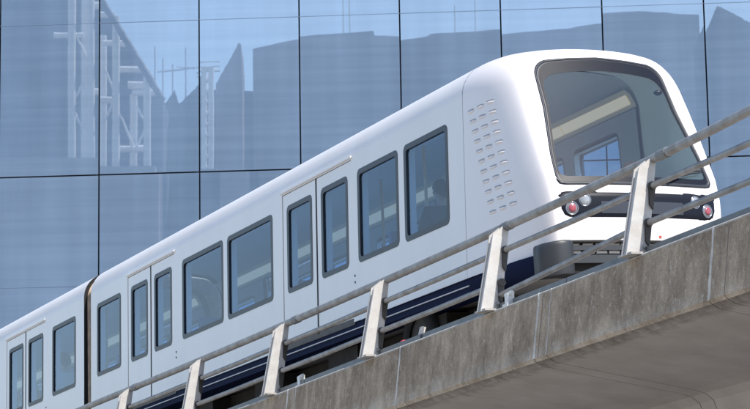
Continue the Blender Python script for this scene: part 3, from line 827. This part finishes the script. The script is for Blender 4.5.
for a, b in cuts:
    if b-a < 0.05: continue
    nm = 'parapet_panel' if b-a > 0.5 else 'closing_strip'
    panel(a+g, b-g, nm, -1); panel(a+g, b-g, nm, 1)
    deck(a+g, b-g)
core = MB(); core.box(Qv(-0.30, GS, -2.6), Qv(0.30, GE, -2.05)); core.build('girder_core', 'dark', via)
for i, j in enumerate(joints):                              # sealant beads run down the joints
    for e, mm, w in ((j, 'mortar', 0.042), (j+0.085, 'mortar2', 0.010), (j+STRIP, 'mortar2' if i % 2 else 'mortar', 0.012)):
        if mm == 'mortar2' and e == j+0.085 and i % 2: continue
        q = MB(); a, b = ptop(e), pbot(e)
        rows = []
        for k in range(9):
            f = k/8; h = b+0.025+(a-b-.02)*f; t = -1.990+0.090*(h-b-.03)/(a-b-.042)-.007
            wob = random.uniform(-.005, .005); ww = w*random.uniform(.6, 1.15)
            rows.append([Qv(t+.008, e-ww/2+wob, h), Qv(t, e+wob, h), Qv(t+.008, e+ww/2+wob, h)])
        rows.append([Qv(-1.88, e-w/2, a+.004), Qv(-1.88, e, a+.008), Qv(-1.88, e+w/2, a+.004)])
        q.grid(rows, False, True); q.build('joint_sealant', mm, via)
# pale drip ledge along the parapet's top edge
q = MB(); rows = []
for i in range(73):
    s = GS+(GE-GS)*i/72; a = ptop(s)
    rows.append([Qv(-1.899, s, a-0.020), Qv(-1.903, s, a-0.004), Qv(-1.892, s, a+0.006), Qv(-1.72, s, a+0.006)])
q.grid(rows, False, False); q.build('ledge', 'conctop', via)
# steel kerb channel on the inner side of the ledge
q = MB(); 
for i in range(24):
    a = GS+i*3.0; b = min(a+2.985, GE)
    rows = []
    for s in (a, b):
        z = ptop(s)+0.006
        rows.append([Qv(-1.825, s, z), Qv(-1.822, s, z+.066), Qv(-1.812, s, z+.068), Qv(-1.81, s, z+.01), Qv(-1.72, s, z)])
    q.grid(rows, True, False); q.add(rows[0], [(0, 1, 2, 3, 4)]); q.add(rows[1], [(0, 1, 2, 3, 4)])
q.build('kerb_channel', 'chan', via)
# running pads and the guide bar on the deck
for sg in (-1, 1):
    q = MB(); rows = [[Qv(sg*x, s, z+(0.0)) for x, z in ((0.62, -1.42), (0.62, -1.203), (1.02, -1.203), (1.02, -1.42))] for s in (GS, GE)]
    q.grid(rows, True, False); q.build('running_pad', 'deckc', via)
# piers
for s in (-26.0, -9.0, 14.0):
    q = MB(); gz = -6.44+3.4
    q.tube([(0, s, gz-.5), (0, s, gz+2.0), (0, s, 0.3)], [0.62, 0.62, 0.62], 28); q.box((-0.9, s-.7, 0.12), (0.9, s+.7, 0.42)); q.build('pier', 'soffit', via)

# ------------------------------------------------------------------ railing
ra = root('railing', (-1.9, 0, -1.08)); tag(ra, 'grey tubular steel railing on leaning tapered posts along the parapet', 'railing')
Qr = lambda t, s, h: (t+1.9, s, h+1.08)
LEAN = math.tan(math.radians(11.0))
post_s = [3.33-2.7*k for k in range(-7, 16)]
def rail_t(s, fr): return -1.875+(rtop(s)-ptop(s))*fr*LEAN
def pt_on(s, fr): return (rail_t(s, fr)+0.035, s, ptop(s)+(rtop(s)-ptop(s))*fr)
pts = []
s = post_s[-1]-1
def top_fr(x): return 0.975+0.055*min(1.0, max(0.0, (x-2.6)/2.6))**2
top = MB()
ss = [post_s[-1]-1+i*0.45 for i in range(int((post_s[0]-post_s[-1]+2)/0.45))]
top.tube([Qr(*pt_on(x, top_fr(x))) for x in ss], 0.038, 14); tr = top.build('top_rail', 'galv', ra)
for x in [post_s[k]+o for k, o in ((7, 0.20), (8, 0.05), (10, .3), (12, .2), (5, .3), (14, .2))]:
    q = MB(); q.tube([Qr(*pt_on(x-.07, top_fr(x))), Qr(*pt_on(x+.07, top_fr(x)))], 0.044, 14); q.build('rail_sleeve', 'chan', tr)
for k in range(len(post_s)-1):
    a, b = post_s[k+1], post_s[k]
    for fr in (0.70, 0.33):
        p, q_ = list(pt_on(a, fr)), list(pt_on(b, fr))
        q = MB()
        if fr < .5 and abs(b-3.33) < .01:                    # this lower rail has come off its bracket and dropped
            p = [p[0]-0.01, p[1]+0.03, p[2]-0.11]
        elif fr < .5: pass
        q.tube([Qr(*p), Qr(*[(x+y)/2-(0.004 if i == 2 else 0) for i, (x, y) in enumerate(zip(p, q_))]), Qr(*q_)], 0.026, 12)
        q.build('lower_rail' if fr < .5 else 'middle_rail', 'galv', ra)
for k, s in enumerate(post_s):
    z0, z1 = ptop(s)+0.008, rtop(s)
    H = z1-z0
    q = MB()
    def plate(y, th, w0, w1, lo=0.0, hi=1.0, cut=True, shift=0.0):
        A = lambda fr, x: (-1.90+shift+H*fr*LEAN+x, y, z0+H*fr)
        poly = [A(lo, -w0*.5), A(lo, w0*.5), A(0.93, w1*.5+.012), A(1.0, w1*.32), A(0.88, -w1*.5)] if cut else [A(lo, -w0*.5), A(lo, w0*.5), A(hi, w1*.5), A(hi, -w1*.5)]
        q.prism([Qr(*p) for p in poly], (0, th, 0))
    plate(s+0.03, 0.014, 0.20, 0.135)
    plate(s-0.044, 0.014, 0.20, 0.135)
    # web between the two plates on the outer edge
    A = lambda fr, x, y: Qr(-1.90+H*fr*LEAN+x, y, z0+H*fr)
    q.add([A(0, -.085, s-.03), A(0, -.085, s+.03), A(.86, -.055, s+.03), A(.86, -.055, s-.03)], [(0, 1, 2, 3)])
    po = q.build('post', 'post', ra)
    q = MB(); q.box(Qr(-1.99+.0, s-.11, ptop(s)+.006), Qr(-1.76, s+.11, ptop(s)+.024)); q.build('base_plate', 'conctop', po)
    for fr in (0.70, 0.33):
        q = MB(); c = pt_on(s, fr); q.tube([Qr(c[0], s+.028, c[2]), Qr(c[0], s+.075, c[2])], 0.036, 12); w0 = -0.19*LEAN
        q.prism([Qr(c[0]-.028, s+.044, c[2]), Qr(c[0]+.03, s+.044, c[2]), Qr(c[0]+.03+w0, s+.044, c[2]-.19), Qr(c[0]+w0+.002, s+.044, c[2]-.15)], (0, .022, 0)); q.build('bracket', 'lug_shade', po)  # dark lug below the collar stands in for the rail's shadow on the plate
    q = MB(); c = pt_on(s, 0.12); q.ellipsoid(Qr(c[0]-.01, s+.05, c[2]-.02), (.02, .02, .02), 8, 6)
    q.build('anchor_bolt', 'galv', po)

# ------------------------------------------------------------------ small things on the parapet
def clamp(label, s, t, mat, kind, name='cable_clamp', cat='clamp'):
    o = root(name, (t, s, ptop(s)+0.006)); tag(o, label, cat)
    b = MB()
    if kind == 0:
        b.box((-.05, -.05, .0), (.05, .05, .02)); b.box((-.03, -.035, .02), (.03, .035, .11)); b.build('clip', mat, o)
        b = MB(); b.tube([(0, -.06, .105), (0, .06, .115)], .022, 10); b.build('conduit_stub', mat, o)
    elif kind == 1:
        b.prism([(-.05, -.03, .05), (-.02, -.03, .14), (.015, -.03, .13), (-.015, -.03, .05)], (0, .06, 0)); b.build('strap_plate', 'mortar', o)
        b = MB(); b.box((-.06, -.05, .0), (.03, .05, .06)); b.build('clip', 'chan', o)
    return o
clamp('small white cable clamp on the ledge beside the lower, left-hand posts', -4.15, -1.80, 'clamp', 0)
clamp('bent pale strap sticking up above the parapet joint left of centre', -1.05, -1.78, 'mortar', 1, 'metal_strap', 'strap')
clamp('white cable clamp with a black hole at the foot of the post below the nose', 0.93, -1.84, 'clamp', 0)
rc = root('red_cap', (-1.45, -2.25, -1.33)); tag(rc, 'small red plastic cap showing in the dark gap below the train', 'cap')
b = MB(); b.tube([(0, 0, 0), (0, 0, .34), (0, 0, .38)], [0.02, 0.02, 0.02], 12); b.build('stem', 'dark', rc)
b = MB(); b.tube([(0, 0, .36), (0, 0, .40), (0, 0, .425), (0, 0, .435)], [0.04, 0.045, 0.035, 0.012], 14); b.build('cap_head', 'redcap', rc)

# ------------------------------------------------------------------ glass building
FY, FYAW = 75.0, math.radians(3.5)
fac = bpy.data.objects.new('glass_office_building', None); COL.objects.link(fac)
fac.location = (0, FY, 0); fac.rotation_euler = (0, 0, -FYAW)
tag(fac, 'tall blue mirror-glass office facade filling the background behind the train', 'office building')
PW, X0 = 2.862, -7.799
ZJ = [0.35, 6.0, 11.75, 17.62, 23.49, 29.36, 35.2]
bk = MB(); bk.box((X0-8*PW, 0.10, 0.0), (X0+14*PW, 14, 36.0)); bk.build('core_wall', 'backing', fac)
gapm = 0.042
pm = {}
rnd = random.Random(3)
for r in range(6):
    hgt = ZJ[r+1]-ZJ[r]-gapm
    for c in range(-5, 11):
        if r not in pm:
            q = MB(); q.box((-(PW-gapm)/2, -.012, -hgt/2), ((PW-gapm)/2, .012, hgt/2)); o = q.build('glass_panel', 'facade', fac); pm[r] = o.data
        else:
            o = bpy.data.objects.new('glass_panel', pm[r]); COL.objects.link(o); o.parent = fac
        o.location = (X0+(c+.5)*PW, 0, (ZJ[r]+ZJ[r+1])/2)
        o.rotation_euler = (rnd.gauss(0, .0010), 0, rnd.gauss(0, .0014))
for z in (14.45, 22.05, 27.9):                              # fine transom lines across the panels
    q = MB(); q.box((X0-5*PW, -.020, z-.005), (X0+11*PW, -.0135, z+.005)); q.build('transom', 'ruled', fac)

# ------------------------------------------------------------------ the street opposite, seen mirrored in the glass
fn = Vector((-math.sin(FYAW), -math.cos(FYAW), 0)); fp = Vector((0, FY, 0))
def mir(p):
    p = Vector(p); return p-2*((p-fp).dot(fn))*fn
def vp(px, py, dist):
    d = ray(px, py); p = Vector((0, 0, CAMZ))+d*(dist/d.y); return p
def mirror_root(name, label, cat, x, y, group=None):
    o = bpy.data.objects.new(name, None); COL.objects.link(o); o.location = mir((x, y, 0)); tag(o, label, cat, group)
    return o, (lambda p: mir(p)-o.location)
def slab_from_profile(prof, dist, depth, rootf):
    """roofline profile in pixels turned into a real block standing on the ground"""
    b = MB(); P = [vp(px, py, dist) for px, py in prof]
    n = len(P); back = Vector((0, depth, 0))
    front_top = [rootf(p) for p in P]; front_bot = [rootf((p.x, p.y, 0)) for p in P]
    bt = [rootf(p+back) for p in P]; bb = [rootf((p.x, p.y+depth, 0)) for p in P]
    b.grid([front_bot, front_top, bt, bb], False, False)
    b.add([front_bot[0], front_top[0], bt[0], bb[0]], [(0, 1, 2, 3)]); b.add([front_bot[-1], front_top[-1], bt[-1], bb[-1]], [(0, 1, 2, 3)])
    return b
DV = 215.0
c0 = vp(450, 40, DV)
ob, rf = mirror_root('office_block', 'big dark grey office block mirrored in the glass behind the train roof', 'office building', c0.x, c0.y)
slab_from_profile([(257, 50), (300, 40), (372, 35), (374, 40), (400, 41), (440, 33), (500, 28)], DV, 22, rf).build('wall', 'block', ob)
b = MB()
slab_from_profile([(500, 30), (570, 25), (600, 19), (640, 17), (700, 20)], DV+3, 18, rf).build('wing', 'block2', ob)
for px, py, hh in ((343, 37, 4.0), (349, 37, 3.0), (455, 30, 2.2), (475, 26, 2.6)):
    p = vp(px, py, DV+4); b.tube([rf(p+Vector((0, 0, -.5))), rf(p+Vector((0, 0, hh)))], 0.06, 6)
b.build('antenna', 'mast', ob)
c0 = vp(725, 10, DV-20)
ob, rf = mirror_root('corner_tower', 'dark tower with a slanting top mirrored at the far right of the glass', 'tower', c0.x, c0.y)
slab_from_profile([(716, 6), (722, 8), (760, 28), (860, 40)], DV-20, 14, rf).build('wall', 'block', ob)
c0 = vp(228, 80, DV-10)
ob, rf = mirror_root('pointed_tower', 'pointed sail-shaped tower mirrored in the glass left of the office block', 'tower', c0.x, c0.y)
slab_from_profile([(219, 125), (220, 84), (243, 43), (245, 45), (246, 66), (246, 125)], DV-10, 4, rf).build('wall', 'block', ob)
b = MB()
for x_ in (208, 215): b.tube([rf(vp(x_, 68, DV-14)), rf(vp(x_, 170, DV-14))], .22, 4)
for y_ in range(70, 170, 11): b.tube([rf(vp(207, y_, DV-14)), rf(vp(216, y_-2, DV-14))], .16, 4)
b.build('scaffold_stair', 'lattice', ob)
b = MB()
for y_ in (62, 67, 71): b.tube([rf(vp(200, y_+1, DV+14)), rf(vp(224, y_, DV+14))], .09, 4)
b.build('rooftop_rail', 'lattice', ob)
c0 = vp(185, 95, DV+10)
ob, rf = mirror_root('gabled_building', 'low dark building with two gable peaks mirrored beside the white frame', 'building', c0.x, c0.y)
slab_from_profile([(150, 125), (178, 85), (182, 100), (206, 76), (212, 90), (258, 92)], DV+10, 12, rf).build('wall', 'slate', ob)
b = MB()
for px, py, hh in ((158, 70, 5), (166, 72, 3.4), (189, 60, 3.0), (176, 74, 2.5)):
    p = vp(px, py, DV+12); b.tube([rf(p+Vector((0, 0, -4))), rf(p+Vector((0, 0, hh*.5)))], 0.07, 6)
for (ax, ay), (bx, by) in (((160, 67), (200, 63)), ((180, 62), (198, 64))):
    b.tube([rf(vp(ax, ay, DV+12)), rf(vp(bx, by, DV+12))], 0.06, 6)
b.build('antenna', 'mast', ob)
# sloping dark roof with the white steel frame before it
c0 = vp(120, 120, DV-5)
ob, rf = mirror_root('sloping_roof_building', 'dark building with a long sloping roof mirrored behind the white steel frame', 'building', c0.x, c0.y)
slab_from_profile([(-120, -60), (60, -45), (103, -10), (166, 92), (166, 150)], DV+2, 30, rf).build('wall', 'slate', ob)
c0 = vp(105, 120, DV-14)
ob, rf = mirror_root('steel_frame', 'white open steel frame of columns and beams mirrored at the left of the glass', 'steel frame', c0.x, c0.y)
DF = DV-14
def member(nm, a, c, w, dd=0, mat='lattice'):
    b = MB(); p, q = vp(*a, DF+dd), vp(*c, DF+dd)
    b.tube([rf(p), rf(q)], w, 4); b.build(nm, mat, ob)
for x, y0_, y1_, dd in ((70, -40, 163, 0), (83, -40, 112, 2), (89, -20, 163, 0), (106, 30, 160, 3), (119, 12, 160, 0), (136.5, 90, 158, 3), (150, 66, 157, 0)):
    member('column', (x, y0_), (x, y1_+160), 0.30, dd)
for x0_, x1_, y_, dd in ((52, 82, 39, 1), (89, 118, 10, 1), (106, 132, 39, 2), (119, 151, 65, 1), (131, 151, 80, 2), (135, 158, 88, 2), (86, 118, 96, 1), (123, 149, 144, 1)):
    member('beam', (x0_, y_), (x1_, y_), 0.28, dd)
b = slab_from_profile([(-150, 161), (158, 161)], DF-6, 3, rf); b.build('podium', 'block2', ob)
member('raker', (100, -12), (166, 96), 0.26, -1, 'slate')
for a, c in (((70, 30), (89, 70)), ((89, 70), (70, 110)), ((106, 60), (119, 90)), ((119, 90), (106, 120)), ((136, 95), (150, 120)), ((150, 120), (136, 150)), ((70, 110), (89, 150)), ((119, 100), (136, 140))):
    member('brace', a, c, 0.09, 1)

# ------------------------------------------------------------------ ground, sky, sun
gr = MB(); gr.add([(-900, -900, 0), (900, -900, 0), (900, 900, 0), (-900, 900, 0)], [(0, 1, 2, 3)]); tag(gr.build('ground', 'ground'), kind='structure')

AZ, EL = math.radians(-11.0), math.radians(50.0)
hs = S_*math.cos(AZ) - T_*math.sin(AZ); hs = Vector((hs.x, hs.y, 0)).normalized()
sv = hs*math.cos(EL)+Vector((0, 0, math.sin(EL)))
sd = bpy.data.lights.new('sun', 'SUN'); so = bpy.data.objects.new('sun', sd); COL.objects.link(so)
sd.energy = 3.4; sd.angle = math.radians(0.5); sd.color = (1.0, 0.955, 0.88)
so.rotation_euler = sv.to_track_quat('Z', 'Y').to_euler(); so.location = sv*60
wd = bpy.data.worlds.new('World'); sc.world = wd; wd.use_nodes = True
nt = wd.node_tree; nt.nodes.clear()
sky = nt.nodes.new('ShaderNodeTexSky'); sky.sky_type = 'NISHITA'; sky.sun_disc = False
sky.sun_elevation = EL; sky.sun_rotation = math.atan2(sv.x, sv.y); sky.air_density = 1.0; sky.dust_density = 0.6; sky.ozone_density = 1.2
bg = nt.nodes.new('ShaderNodeBackground'); bg.inputs[1].default_value = 0.15
wo = nt.nodes.new('ShaderNodeOutputWorld'); nt.links.new(sky.outputs[0], bg.inputs[0]); nt.links.new(bg.outputs[0], wo.inputs[0])

sc.view_settings.view_transform = 'Standard'; sc.view_settings.look = 'None'; sc.view_settings.gamma = 1; sc.view_settings.use_curve_mapping = False
sc.view_settings.exposure = 0.66
sc.cycles.use_denoising = True
sc.cycles.max_bounces = 12; sc.cycles.transparent_max_bounces = 24; sc.cycles.glossy_bounces = 6
sc.cycles.sample_clamp_indirect = 6
